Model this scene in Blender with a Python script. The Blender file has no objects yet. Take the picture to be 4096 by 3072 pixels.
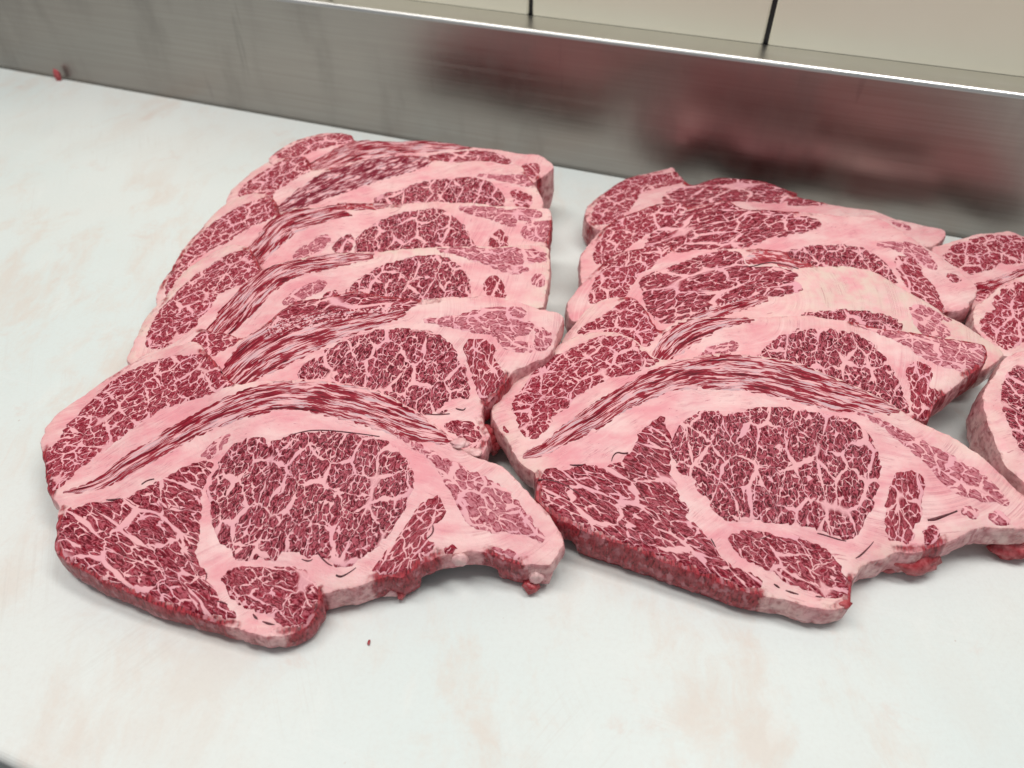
import bpy, math, random
import numpy as np
from mathutils import Vector, Matrix, noise
from mathutils.geometry import delaunay_2d_cdt

S = bpy.context.scene
COL = S.collection
random.seed(7); np.random.seed(7)

# ------------------------------------------------------------------ camera
H, PITCH, FPX = 0.37, math.radians(44.5), 2958.0
cam_d = bpy.data.cameras.new("camera"); cam = bpy.data.objects.new("camera", cam_d); COL.objects.link(cam)
cam.location = (0, 0, H); cam.rotation_euler = (math.pi/2 - PITCH, 0, 0)
cam_d.sensor_width = 36.0; cam_d.lens = 36.0*FPX/4096.0
cam_d.clip_start = 0.01; cam_d.clip_end = 50
cam_d.dof.use_dof = True; cam_d.dof.focus_distance = 0.46; cam_d.dof.aperture_fstop = 7.0
S.camera = cam

# ------------------------------------------------------------------ world, lamps, exposure
w = bpy.data.worlds.new("World"); S.world = w; w.use_nodes = True
w.node_tree.nodes["Background"].inputs[0].default_value = (0.92, 0.96, 1.0, 1)
w.node_tree.nodes["Background"].inputs[1].default_value = 0.27
def area(name, loc, rot, sx, sy, power, col=(1, .985, .96)):
    d = bpy.data.lights.new(name, 'AREA'); d.shape = 'RECTANGLE'; d.size = sx; d.size_y = sy
    d.energy = power; d.color = col
    o = bpy.data.objects.new(name, d); COL.objects.link(o); o.location = loc; o.rotation_euler = rot
    return o
area("ceiling_lamp", (-0.55, 0.38, 1.75), (0, 0, math.radians(-20)), 1.2, 0.35, 16.8)
area("ceiling_lamp", (0.75, 0.45, 1.75), (0, 0, math.radians(-20)), 1.2, 0.35, 16.8)
S.view_settings.view_transform = 'Standard'; S.view_settings.look = 'None'
S.view_settings.exposure = 0.08; S.view_settings.gamma = 1.0
S.render.engine = 'CYCLES'
S.cycles.max_bounces = 6; S.cycles.diffuse_bounces = 3; S.cycles.glossy_bounces = 3

# ------------------------------------------------------------------ pixel -> place helpers
sp, cp = math.sin(PITCH), math.cos(PITCH)
def rays(px):
    px = np.asarray(px, float)
    a = (px[:, 0]-2048)/FPX; b = -(px[:, 1]-1536)/FPX
    # camera axes: right=(1,0,0) up=(0,sp,cp) forward=(0,cp,-sp)
    return np.stack([a, cp + b*sp, -sp + b*cp], 1)
def unproject(px, zf):
    d = rays(px); z = np.full(len(d), 0.02)
    for _ in range(60):
        t = (H - z)/(-d[:, 2]); x = d[:, 0]*t; y = d[:, 1]*t
        z = 0.5*z + 0.5*zf(x, y)
    return np.stack([x, y], 1)

ZM = {'z1': (100, 1400, .72333), 'z2': (1200, 1400, .72333), 'z3': (1900, 1300, .72333), 'z4': (2900, 1300, .72353),
      'z5': (500, 500, .60277), 'z6': (1300, 500, .60277), 'z7': (2200, 600, .60277), 'z8': (3096, 600, .60277),
      'F': (0, 0, 1.85172), 'q': (3696, 800, .24111), 'T': (3796, 1000, .60277), 'A': (400, 440, .86799), 'B': (2176, 440, .86799)}
def tr(s):
    out = []; z = ZM['F']; n = 2
    for tok in s.split():
        if tok in ZM: z = ZM[tok]; continue
        v = [float(t) for t in tok.split(',')]
        p = [z[0]+v[0]*z[2], z[1]+v[1]*z[2]]
        if len(v) == 3: p.append(v[2]*z[2])
        out.append(p)
    return np.array(out)

# ------------------------------------------------------------------ 2-D helpers
def resample(P, step, closed=True):
    Q = np.vstack([P, P[:1]]) if closed else P
    L = np.r_[0, np.cumsum(np.hypot(*(np.diff(Q[:, :2], axis=0).T)))]
    n = max(8, int(L[-1]/step)) if closed else max(2, int(L[-1]/step))
    t = np.linspace(0, L[-1], n, endpoint=not closed)
    return np.stack([np.interp(t, L, Q[:, k]) for k in range(Q.shape[1])], 1)
def chaikin(P, closed=True):
    if closed:
        N = np.roll(P, -1, 0); out = np.empty((2*len(P), P.shape[1])); out[0::2] = .75*P+.25*N; out[1::2] = .25*P+.75*N
        return out
    A = P[:-1]; B = P[1:]; m = np.empty((2*len(A), P.shape[1])); m[0::2] = .75*A+.25*B; m[1::2] = .25*A+.75*B
    return np.vstack([P[:1], m, P[-1:]])
def area2(P):
    x, y = P[:, 0], P[:, 1]; return .5*np.sum(x*np.roll(y, -1)-np.roll(x, -1)*y)
def seg_dist(pts, P, closed=True):
    A = P; B = np.roll(P, -1, 0)
    if not closed: A, B = P[:-1], P[1:]
    A = A[:, :2]; B = B[:, :2]
    best = np.full(len(pts), 1e9); idx = np.zeros(len(pts), int); tt = np.zeros(len(pts)); sg = np.zeros(len(pts))
    for i in range(len(A)):
        d = B[i]-A[i]; L2 = d@d+1e-18
        r = pts-A[i]; t = np.clip((r@d)/L2, 0, 1)
        e = r-t[:, None]*d; dist = np.hypot(e[:, 0], e[:, 1]); m = dist < best
        best[m] = dist[m]; idx[m] = i; tt[m] = t[m]; sg[m] = np.sign(d[0]*e[m, 1]-d[1]*e[m, 0])
    return best, idx, tt, sg
def inside(pts, P):
    x, y = pts[:, 0], pts[:, 1]; c = np.zeros(len(pts), bool); A = P; B = np.roll(P, -1, 0)
    for (ax, ay), (bx, by) in zip(A, B):
        if ay == by: continue
        c ^= ((ay > y) != (by > y)) & (x < (bx-ax)*(y-ay)/(by-ay)+ax)
    return c
def ragged(P, amp, seed, freq=180.):
    T = np.roll(P, -1, 0)-np.roll(P, 1, 0); N = np.stack([T[:, 1], -T[:, 0]], 1); N /= np.hypot(N[:, 0], N[:, 1])[:, None]+1e-12
    d = np.array([noise.fractal((p[0]*freq+seed, p[1]*freq, seed*1.7), .8, 2.1, 4) for p in P])
    return P + N*(d*amp)[:, None]
def fill(P, step):
    """boundary polygon + interior points -> verts, tris (first len(P) verts are the boundary)"""
    pts = [tuple(p) for p in P]
    if step:
        lo, hi = P.min(0), P.max(0); g = []
        r = 0
        for y in np.arange(lo[1], hi[1], step*.87):
            off = step/2 if r % 2 else 0; r += 1
            for x in np.arange(lo[0]+off, hi[0], step): g.append((x, y))
        g = np.array(g) + np.random.uniform(-.18, .18, (len(g), 2))*step
        g = g[inside(g, P)]
        if len(g):
            d = seg_dist(g, P)[0]; g = g[d > step*.45]
            pts += [tuple(p) for p in g]
    n = len(P)
    v, e, f, ov, oe, of = delaunay_2d_cdt([Vector(p) for p in pts], [], [list(range(n))], 1, 1e-7, True)
    vv = np.array([(a.x, a.y) for a in v]); first = {}
    order = np.array([o[0] if o else -1 for o in ov])
    f = [tuple(t) for t in f]
    if f:
        cen = np.array([vv[list(t)].mean(0) for t in f]); ok = inside(cen, P)
        f = [t for t, o in zip(f, ok) if o]
    return vv, f, order

def newobj(name, V, Fc, mats, parent=None, uv=None, attrs=None, smooth=True, matidx=None):
    me = bpy.data.meshes.new(name); me.from_pydata([tuple(v) for v in V], [], Fc); me.update()
    if smooth: me.polygons.foreach_set('use_smooth', [True]*len(me.polygons))
    for m in (mats if isinstance(mats, (list, tuple)) else [mats]): me.materials.append(m)
    if matidx is not None: me.polygons.foreach_set('material_index', matidx)
    if uv is not None:
        l = me.uv_layers.new(name="UVMap"); li = np.empty(len(me.loops), int); me.loops.foreach_get('vertex_index', li)
        l.data.foreach_set('uv', np.asarray(uv, float)[li].ravel())
    for k, a in (attrs or {}).items():
        at = me.attributes.new(k, 'FLOAT', 'POINT'); at.data.foreach_set('value', np.asarray(a, float))
    o = bpy.data.objects.new(name, me); COL.objects.link(o)
    if parent is not None: o.parent = parent
    return o
def tag(o, label=None, cat=None, group=None, kind=None):
    for k, v in (('label', label), ('category', cat), ('group', group), ('kind', kind)):
        if v: o[k] = v
    return o

# ------------------------------------------------------------------ materials
class NT:
    def __init__(s, name):
        s.m = bpy.data.materials.new(name); s.m.use_nodes = True; s.t = s.m.node_tree
        s.b = s.t.nodes['Principled BSDF']
    def n(s, typ, ins=None, **kw):
        nd = s.t.nodes.new(typ)
        for k, v in kw.items(): setattr(nd, k, v)
        for k, v in (ins or {}).items(): s.set(nd.inputs[k], v)
        return nd
    def set(s, sock, v):
        if isinstance(v, bpy.types.NodeSocket): s.t.links.new(v, sock)
        elif isinstance(v, tuple) and len(v) == 3 and sock.type == 'RGBA': sock.default_value = (*v, 1)
        else: sock.default_value = v
    def math(s, op, a, b=0., c=0., clamp=False):
        nd = s.n('ShaderNodeMath', {0: a, 1: b, 2: c}, operation=op); nd.use_clamp = clamp; return nd.outputs[0]
    def ss(s, x, lo, hi, a=0., b=1.):
        nd = s.n('ShaderNodeMapRange', {0: x, 1: lo, 2: hi, 3: a, 4: b}, interpolation_type='SMOOTHSTEP'); return nd.outputs[0]
    def mix(s, f, a, b, typ='MIX'):
        nd = s.n('ShaderNodeMix', data_type='RGBA', blend_type=typ)
        s.set(nd.inputs[0], f); s.set(nd.inputs[6], a); s.set(nd.inputs[7], b); return nd.outputs[2]
    def noise(s, v, scale, detail=3., rough=.55, dim='3D', col=False, dist=0.):
        nd = s.n('ShaderNodeTexNoise', {'Vector': v, 'Scale': scale, 'Detail': detail, 'Roughness': rough, 'Distortion': dist}, noise_dimensions=dim)
        return nd.outputs['Color' if col else 'Fac']
    def vor(s, v, scale, feature='DISTANCE_TO_EDGE', rnd=1.):
        nd = s.n('ShaderNodeTexVoronoi', {'Vector': v, 'Scale': scale, 'Randomness': rnd}, feature=feature, voronoi_dimensions='2D')
        return nd.outputs['Distance']
    def vmul(s, v, k):
        return s.n('ShaderNodeVectorMath', {0: v, 1: k}, operation='MULTIPLY').outputs[0]
    def vadd(s, a, b):
        return s.n('ShaderNodeVectorMath', {0: a, 1: b}, operation='ADD').outputs[0]
    def attr(s, name):
        return s.n('ShaderNodeAttribute', attribute_name=name).outputs['Fac']
    def uv(s): return s.n('ShaderNodeUVMap', uv_map='UVMap').outputs[0]
    def bump(s, h, dist, strength=1.):
        return s.n('ShaderNodeBump', {'Height': h, 'Distance': dist, 'Strength': strength}).outputs[0]
    def out(s, **kw):
        for k, v in kw.items(): s.set(s.b.inputs[k.replace('_', ' ')], v)
        return s.m

FAT = (.81, .42, .435); FAT2 = (.77, .31, .345); CREAM = (.79, .60, .52)

def marble(name, c1=12., c2=4.6, c3=1.5, st=1.0, w1=.05, w2=.07, w3=.5, dark=(.085, .0065, .021), mid=(.27, .035, .065),
           gaps=.60, edge=.55, warp=1.0, fine=.75, rim=0., rnd=.66, flk=(.60, .15, .19), seam=False):
    """lean with a network of fat: big seams, small seams, and flecks inside the islands"""
    n = NT(name); uv = n.uv()
    cen = lambda v: n.vadd(v, (-.5, -.5, -.5))
    p = n.vmul(uv, (1./st, 1., 1.))
    p1 = n.vadd(p, n.vmul(cen(n.noise(p, 1/9., 2, col=True)), (warp*6, warp*6, 0)))
    p1 = n.vadd(p1, n.vmul(cen(n.noise(p, 1/2.6, 2, col=True)), (warp*1.5, warp*1.5, 0)))
    p2 = n.vadd(p1, n.vmul(cen(n.noise(p, 1/1.1, 1, col=True)), (warp*.55, warp*.55, 0)))
    big = n.noise(p, 1/14., 2); med = n.noise(p, 1/4.5, 2)
    d1 = n.vor(p1, 1/c1); d2 = n.vor(p2, 1/c2)
    k1 = n.ss(big, .38, .70, w1*.1, w1*2.3)
    f1 = n.ss(d1, n.math('MULTIPLY', k1, .5), k1, 1, 0)
    k2 = n.ss(med, .40, .70, .0005, w2*2.5)
    f2 = n.ss(d2, n.math('MULTIPLY', k2, .4), k2, 1, 0)
    rd = n.vor(p2, 1/c2, 'F1')                                   # rounds the islands' corners off
    f2 = n.math('MAXIMUM', n.math('MULTIPLY', f2, n.ss(med, .40, .46)), n.ss(rd, rnd, rnd+.16))
    f1 = n.math('MAXIMUM', f1, n.math('MULTIPLY', n.ss(n.vor(p1, 1/c1, 'F1'), .70, .86), .85))
    p3 = n.vadd(n.vmul(p2, (1., 1.3, 1)), n.vmul(cen(n.noise(p, 1/.6, 1, col=True)), (.5, .5, 0)))
    fl = n.noise(p3, 1/c3, 2, .55)
    rg = n.math('ABSOLUTE', n.math('SUBTRACT', n.noise(n.vadd(p3, (53., 17., 0)), 1/(c3*1.5), 2, .5), .5))
    f3 = n.math('MULTIPLY', n.math('MAXIMUM', n.ss(fl, w3, w3+.08), n.ss(rg, .012, .055, .9, 0)), fine)
    inn = n.math('MULTIPLY', n.ss(d2, .10, .30), rim)            # island rims darker than their middle
    gap = n.ss(n.noise(p2, 1/3.4, 3, .6), gaps, gaps+.10)
    pale = n.math('MAXIMUM', f3, n.math('MULTIPLY', inn, n.ss(fl, w3-.12, w3+.05)))
    fat = n.math('MAXIMUM', n.math('MAXIMUM', f1, f2), gap)
    ed = n.math('ADD', n.attr('edge'), n.math('MULTIPLY', n.math('SUBTRACT', n.noise(p2, 1/2.2, 3), .5), 2.2))
    fat = n.math('MAXIMUM', fat, n.ss(ed, edge*.35, edge, 1, 0))
    lean = n.math('SUBTRACT', 1., fat)
    var = n.ss(n.noise(uv, 1/9., 3), .3, .72)
    dk = n.mix(n.ss(n.noise(p2, 1/1.3, 2), .42, .72), dark, mid)
    dk = n.mix(n.math('MULTIPLY', var, .28), dk, mid)
    dk = n.mix(n.math('MULTIPLY', pale, .66), dk, flk)           # flecks of fat inside the islands, veiled by lean
    fc = n.mix(n.ss(n.noise(uv, 1/20., 3), .35, .7), FAT, (.76, .36, .41))
    half = n.mix(.35, mid, fc)
    c = n.mix(n.ss(lean, .0, .45), fc, half); c = n.mix(n.ss(lean, .3, .85), c, dk)
    if seam:   # thin dark membrane right on the border
        c = n.mix(n.math('MULTIPLY', n.ss(n.attr('edge'), .0, .55, .9, 0), n.ss(n.noise(uv, 1/14., 2), .48, .62)), c, (.035, .008, .012))
    h = n.math('ADD', n.math('MULTIPLY', fat, .6), n.math('MULTIPLY', n.noise(uv, 1/.8, 2), .5))
    return n.out(Base_Color=c, Roughness=n.ss(n.noise(uv, 1/6., 3), .3, .7, .38, .55), Specular_IOR_Level=.10, Normal=n.bump(h, .00012, .8))

def streaks(name, dark=(.085, .004, .014), mid=(.37, .035, .065), L=20., wv=1.15, dens=.462, edge=1.2):
    """long fibres drawn out along the muscle, with grey-white tendon between"""
    n = NT(name); uv = n.uv()
    cen = lambda v: n.vadd(v, (-.5, -.5, -.5))
    p = n.vadd(uv, n.vmul(cen(n.noise(n.vmul(uv, (1/22., 1/9., 1)), 1., 2, col=True)), (6, 5.0, 0)))
    p = n.vadd(p, n.vmul(cen(n.noise(n.vmul(uv, (1/5., 1/2.5, 1)), 1., 2, col=True)), (1.5, 1.0, 0)))
    a = n.noise(n.vmul(p, (1/L, 1/wv, 1)), 1., 3, .6)
    b = n.noise(n.vadd(n.vmul(p, (1/(L*.4), 1/(wv*.5), 1)), (31, 7, 0)), 1., 3, .6)
    g = n.noise(n.vmul(p, (1/(L*1.1), 1/(wv*3.2), 1)), 1., 2)
    s_ = n.math('ADD', n.math('MULTIPLY', a, .45), n.math('ADD', n.math('MULTIPLY', b, .30), n.math('MULTIPLY', g, .40)))
    lean = n.ss(s_, dens+.06, dens+.14)
    deep = n.ss(s_, dens+.13, dens+.24)
    ed = n.math('ADD', n.attr('edge'), n.math('MULTIPLY', n.math('SUBTRACT', n.noise(n.vmul(p, (1/9., 1/1.6, 1)), 1., 3), .5), 5.))
    lean = n.math('MULTIPLY', lean, n.ss(ed, edge*.2, edge*1.3))
    c = n.mix(n.ss(n.noise(n.vmul(p, (1/16., 1/2.2, 1)), 1., 3), .38, .66), FAT, (.60, .40, .43))
    c = n.mix(n.ss(lean, 0, .6), c, mid); c = n.mix(n.math('MULTIPLY', n.ss(lean, .4, 1.), n.math('ADD', .3, n.math('MULTIPLY', deep, .7))), c, dark)
    return n.out(Base_Color=c, Roughness=.46, Specular_IOR_Level=.12, Normal=n.bump(a, .0002, .6))

def fat_mat():
    n = NT("beef_fat"); uv = n.uv(); geo = n.n('ShaderNodeNewGeometry').outputs['Position']
    pm = n.vmul(geo, (1000, 1000, 1000)); q0 = n.vmul(pm, (.6, 1.3, 1.))
    c = n.mix(n.ss(n.noise(q0, 1/22., 5, .6), .30, .68), (.82, .53, .515), FAT2)
    c = n.mix(n.math('MULTIPLY', n.attr('cream'), n.ss(n.noise(pm, 1/11., 4, .6), .28, .68)), c, n.mix(n.ss(n.attr('cream'), .7, 1.), CREAM, (.70, .53, .45)))
    # seams and streaks that follow the lie of the fat
    fw = n.n('ShaderNodeCombineXYZ', {0: n.attr('fu'), 1: n.attr('fv')}).outputs[0]
    q = n.vadd(fw, n.vmul(n.vadd(n.noise(n.vmul(fw, (1/25., 1/12., 1)), 1., 2, col=True), (-.5, -.5, -.5)), (10, 7, 0)))
    l1 = n.noise(n.vmul(q, (1/38., 1/2.6, 1)), 1., 4, .62)
    l2 = n.noise(n.vadd(n.vmul(q, (1/30., 1/1.2, 1)), (9, 4, 0)), 1., 3, .6)
    onf = n.ss(n.noise(n.vmul(pm, (1, 1, 1)), 1/24., 2), .38, .62, .25, 1.)
    onf = n.math('MULTIPLY', onf, n.ss(n.attr('cream'), .3, 1., 1., .25))
    c = n.mix(n.math('MULTIPLY', n.ss(l1, .52, .70, 0, .42), onf), c, (.62, .20, .25))
    c = n.mix(n.math('MULTIPLY', n.ss(l1, .48, .30, 0, .42), onf), c, (.86, .60, .585))
    rg = n.math('ABSOLUTE', n.math('SUBTRACT', l2, .5))
    c = n.mix(n.math('MULTIPLY', n.ss(rg, .0, .028, 1, 0), n.ss(n.noise(pm, 1/13., 2), .47, .66, 0, .6)), c, (.45, .10, .14))
    fl = n.ss(n.noise(n.vmul(q, (1/7., 1/1.7, 1)), 1., 3, .6), .63, .71)
    c = n.mix(n.math('MULTIPLY', fl, n.ss(n.noise(pm, 1/17., 2), .45, .62, 0, .7)), c, (.42, .06, .10))
    # cut sides and edges where lean comes through
    lm = n.math('ADD', n.attr('lean'), n.math('MULTIPLY', n.math('SUBTRACT', n.noise(pm, 1/5., 4, .6), .5), 1.3))
    lm = n.ss(lm, .34, .86)
    fib = n.noise(n.vmul(uv, (1/1.3, 1/5., 1)), 1., 4, .65)
    red = n.mix(n.ss(fib, .34, .62), (.10, .002, .007), (.42, .035, .05))
    red = n.mix(n.math('MULTIPLY', n.ss(n.noise(n.vmul(uv, (1/4.5, 1/8., 1)), 1., 4), .52, .66), .8), red, (.55, .22, .25))
    c = n.mix(lm, c, red)
    sd = n.attr('side')
    c = n.mix(n.math('MULTIPLY', sd, n.ss(n.noise(uv, 1/6., 4), .42, .66, 0, .55)), c, (.42, .11, .13))
    h = n.math('ADD', n.noise(pm, 1/3., 4, .6), n.math('MULTIPLY', n.noise(pm, 1/.9, 2), .25))
    return n.out(Base_Color=c, Roughness=n.ss(n.noise(pm, 1/9., 3), .3, .7, .36, .54), Specular_IOR_Level=.28,
                 Normal=n.bump(h, .0006, .55), Coat_Weight=.10, Coat_Roughness=.12, Coat_Normal=n.bump(n.noise(pm, 1/3., 4, .62), .0014, .75), Subsurface_Weight=.12, Subsurface_Radius=(1., .35, .3), Subsurface_Scale=.003)
M = {}
M['fat'] = fat_mat()
M['eye'] = marble("eye_lean", c1=13, c2=3.1, c3=1.75, st=1.4, w1=.066, w2=.070, w3=.55, gaps=.60, rim=.5, seam=True, dark=(.055, .0004, .004), mid=(.21, .004, .018), fine=1., flk=(.62, .135, .18))
M['cap'] = marble("cap_lean", c1=12, c2=4.2, c3=1.5, st=1.15, w1=.06, w2=.085, w3=.57, gaps=.63, rim=.3, dark=(.115, .0015, .008), mid=(.34, .014, .036), fine=.95)
M['rib'] = marble("rib_lean", c1=14, c2=3.6, c3=1.35, st=2.5, w1=.06, w2=.075, w3=.56, gaps=.64, rim=.2, rnd=.72, dark=(.085, .001, .006), mid=(.29, .011, .029), fine=.95)
M['oval'] = marble("oval_lean", c1=13, c2=3.8, c3=1.35, st=1.6, w1=.05, w2=.07, w3=.56, gaps=.65, rnd=.74, dark=(.095, .001, .007), mid=(.30, .012, .031), fine=.95, warp=1.3)
M['wing'] = marble("wing_lean", c1=11, c2=4.4, c3=1.4, st=1.6, w1=.075, w2=.10, w3=.50, gaps=.60, rim=1., flk=(.72, .29, .335), dark=(.19, .010, .026), mid=(.38, .05, .08), edge=.6, fine=.85)
M['side'] = marble("side_lean", c1=10, c2=3.4, c3=1.3, st=1.8, w1=.055, w2=.075, w3=.54, gaps=.62, rim=.3, dark=(.12, .002, .009), mid=(.33, .018, .038), fine=.75)
M['band'] = streaks("streaked_lean", edge=.7, dark=(.058, .001, .006), mid=(.35, .016, .036), dens=.474)
M['fibre'] = streaks("fibrous_lean", dark=(.085, .003, .011), mid=(.28, .026, .05), L=11., wv=1.3, dens=.463, edge=.7)
M['flap'] = streaks("torn_lean", dark=(.17, .004, .012), mid=(.50, .08, .10), L=9, wv=1.8, dens=.455, edge=.4)
def plain(name, c1, c2, sc, rough=.4):
    n = NT(name); g = n.n('ShaderNodeNewGeometry').outputs['Position']
    return n.out(Base_Color=n.mix(n.ss(n.noise(g, sc, 4), .3, .7), c1, c2), Roughness=rough, Normal=n.bump(n.noise(g, sc*3, 3), .0006, .6))
M['seam_strip'] = plain("membrane_and_gap_shade", (.04, .004, .008), (.15, .015, .025), 300)  # eye membrane, and crevice shade put into the colour
M['shred'] = plain("red_shred", (.30, .012, .02), (.50, .10, .11), 300, .35)
M['tendon'] = plain("pale_tendon", (.78, .50, .48), (.72, .36, .38), 200, .35)

# ------------------------------------------------------------------ steaks
def smooth01(x): x = np.clip(x, 0, 1); return x*x*(3-2*x)
SLOPE = .26
def wav(x, y, sd):
    return .0009*np.sin(x*41+sd)*np.sin(y*37+sd*2) + .0006*np.sin(x*93+y*61+sd*3) + .0004*np.sin(x*150-y*133+sd)
COLP = {'L': lambda x, y: .30 + .70*smooth01((x+.31)/.20),
        'R': lambda x, y: .32 + .68*smooth01((x-(-.03+.30*(y-.33)))/.14),
        'T': lambda x, y: 1.0 + 0*x}
class Steak: pass
def steak(col, n0, T, sd, outline, muscles, label, torn=(), cream=.35, step=.0032, slope=SLOPE):
    k = Steak(); mf = COLP[col]
    zt = lambda x, y: T + mf(x, y)*slope*np.maximum(0, y-n0) + wav(x, y, sd)*np.minimum(1, 1+0*x)
    P = unproject(tr(outline), zt)
    if area2(P) < 0: P = P[::-1]
    P = chaikin(chaikin(P)); P = resample(P, .0018); P = ragged(P, .0007, sd*3.1, 230.); P = ragged(P, .0008, sd*1.3, 60.)
    # muscles as world polygons
    mus = []
    for m in muscles:
        kind, name, s = m[0], m[1], m[2]; opt = m[3] if len(m) > 3 else {}
        px = tr(s)
        if px.shape[1] == 3:                               # drawn as a centre line with half widths
            c = chaikin(chaikin(px, False), False); c[:, 2] *= 1.30
            d = np.gradient(c[:, :2], axis=0); nn = np.stack([d[:, 1], -d[:, 0]], 1); nn /= np.hypot(nn[:, 0], nn[:, 1])[:, None]
            up = unproject(c[:, :2]+nn*c[:, 2:], zt); dn = unproject(c[:, :2]-nn*c[:, 2:], zt)
            cl = unproject(c[:, :2], zt); hw = .5*np.hypot(*(up-dn).T)
            Q = np.vstack([up, dn[::-1]]); flow = (cl, hw)
        else:
            Q = unproject(px, zt); flow = None
            Q = chaikin(Q)
        if area2(Q) < 0: Q = Q[::-1]
        Q = resample(Q, .0022)
        if kind not in ('flap',):
            Tn = np.roll(Q, -1, 0)-np.roll(Q, 1, 0); Nq = np.stack([Tn[:, 1], -Tn[:, 0]], 1); Nq /= np.hypot(Nq[:, 0], Nq[:, 1])[:, None]+1e-12
            Q = Q + Nq*((.0016 if n0 < .21 else .0028) if kind != 'eye' else .0010)
        Q = ragged(Q, .0012, sd+len(mus)*2.3, 200.)
        mus.append((kind, name, Q, flow, opt))
    base = P.mean(0)
    root = bpy.data.objects.new("beef_steak", None); COL.objects.link(root); root.empty_display_size = .02
    root.location = (base[0], base[1], 0)
    tag(root, label, "steak", "marbled beef steaks laid overlapping in rows")
    org = np.array([base[0], base[1], 0])
    # --- fat body
    V2, F, order = fill(P, step)
    nb = len(P)
    lean_src = [m[2] for m in mus if m[4].get('edge')]
    def lean_at(p):
        v = np.zeros(len(p))
        for Q in lean_src:
            d = seg_dist(p, Q)[0]; d[inside(p, Q)] = 0
            v = np.maximum(v, 1-smooth01(d/.0055))
        return v*(1-smooth01((seg_dist(p, P)[0]-.001)/.006))
    edge_d = seg_dist(V2, P)[0]
    z = zt(V2[:, 0], V2[:, 1]) - .0007*(1-smooth01(edge_d/.0022))
    V = np.column_stack([V2, z]); nv = len(V)
    lean = np.maximum(lean_at(V2), .44*(1-smooth01(edge_d/.0030))); cr = cream*(1-smooth01(edge_d/.02)) if cream < 1 else smooth01((V2[:, 0]-base[0]+.05)/.10)*.9
    uv = V2*1000
    Nn = np.roll(P, -1, 0)-np.roll(P, 1, 0); Nn = np.stack([Nn[:, 1], -Nn[:, 0]], 1); Nn /= np.hypot(Nn[:, 0], Nn[:, 1])[:, None]
    zb = zt(P[:, 0], P[:, 1]); bot = np.maximum(.0006, zb-T*1.0); bot[bot < .008] = .0006
    per = np.r_[0, np.cumsum(np.hypot(*np.diff(P, axis=0).T))]*1000
    def flow_of(p):
        fl_ = [m[3] for m in mus if m[3] is not None]
        if not fl_: return np.column_stack([p[:, 0]*.94+p[:, 1]*.34, -p[:, 0]*.34+p[:, 1]*.94])*1000
        cl = fl_[0][0]; d, idx, tt, sg = seg_dist(p, cl, False)
        s_ = np.r_[0, np.cumsum(np.hypot(*np.diff(cl, axis=0).T))]
        return np.column_stack([s_[idx]+tt*(s_[idx+1]-s_[idx]), sg*d])*1000
    flp = flow_of(P); FL = [flow_of(V2)]
    rings = []; VV = [V]; L_ = [lean]; C_ = [cr]; U_ = [uv]; S_ = [np.zeros(nv)]
    lp = np.maximum(lean_at(P), .36); cp_ = np.full(nb, cream*.6 if cream < 1 else .5)
    prof = ((0, 0), (.06, .0006), (.3, .0010), (.55, .0013), (.8, .0008), (1, -.0012))
    off = nv
    for t, o in prof:
        zz = (zb-.0007)*(1-t)+bot*t
        wob = np.array([noise.fractal((p[0]*120+sd, p[1]*120, t*2.2+sd), .9, 2.1, 3) for p in P])*.0009*min(1, t*3)*(t < 1)
        xy = P + Nn*(o+wob)[:, None]
        VV.append(np.column_stack([xy, zz])); L_.append(np.clip(lp*(1+.0*t)+.10, 0, 1)); C_.append(cp_); S_.append(np.ones(nb))
        U_.append(np.column_stack([per, 5000+(zb-zz)*1000])); rings.append(off); off += nb; FL.append(flp)
    Fc = list(F)
    for r0, r1 in zip(rings[:-1], rings[1:]):
        for i in range(nb):
            j = (i+1) % nb; Fc.append((r1+i, r1+j, r0+j, r0+i))
    # underside
    vb, fb, ob = fill(P, None)
    if len(vb) == nb and all(o >= 0 for o in ob):
        mp = {i: rings[-1]+int(ob[i]) for i in range(nb)}
        Fc += [tuple(mp[i] for i in reversed(t)) for t in fb]
    VV = np.vstack(VV) - org
    fo = np.vstack(FL)+sd*50
    newobj("fat_body", VV, Fc, M['fat'], root, np.vstack(U_), dict(lean=np.hstack(L_), cream=np.hstack(C_), side=np.hstack(S_), fu=fo[:, 0], fv=fo[:, 1]))
    # --- muscles, let into the fat and standing a hair proud of it
    for kind, name, Q, flow, opt in mus:
        q2, f2, o2 = fill(Q, .0026)
        e = seg_dist(q2, Q)[0]
        dout = seg_dist(q2, P)[0]; ins = inside(q2, P)
        dsub = np.where(ins, dout, -dout)
        hgt = -.0006 + .00095*smooth01(e/.0016)
        hgt = hgt - .0007*(1-smooth01(dsub/.0022)) - .004*(dsub < 0)
        zz = zt(q2[:, 0], q2[:, 1]) + hgt
        if flow is not None:
            cl, hw = flow; d, idx, tt, sg = seg_dist(q2, cl, False)
            s_ = np.r_[0, np.cumsum(np.hypot(*np.diff(cl, axis=0).T))]
            u = s_[idx]+tt*(s_[idx+1]-s_[idx]); hl = hw[idx]+tt*(hw[idx+1]-hw[idx])
            wm = np.percentile(hw, 60); v = sg*d/np.maximum(hl, .001)*(.35*wm+.65*np.maximum(hl, .003))
            uvq = np.column_stack([u, v])*1000
        else:
            a = math.radians(opt.get('ang', 20)); c_, s2 = math.cos(a), math.sin(a)
            uvq = np.column_stack([q2[:, 0]*c_+q2[:, 1]*s2, -q2[:, 0]*s2+q2[:, 1]*c_])*1000
        uvq = uvq + np.array([sd*137.0, sd*71.0])
        nq = len(q2); Vq = np.column_stack([q2, zz])
        # drop the faces that would leave the slab, close the rest below
        keep = [t for t in f2 if (dsub[list(t)] > -.0004).all()]
        from collections import Counter
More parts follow.
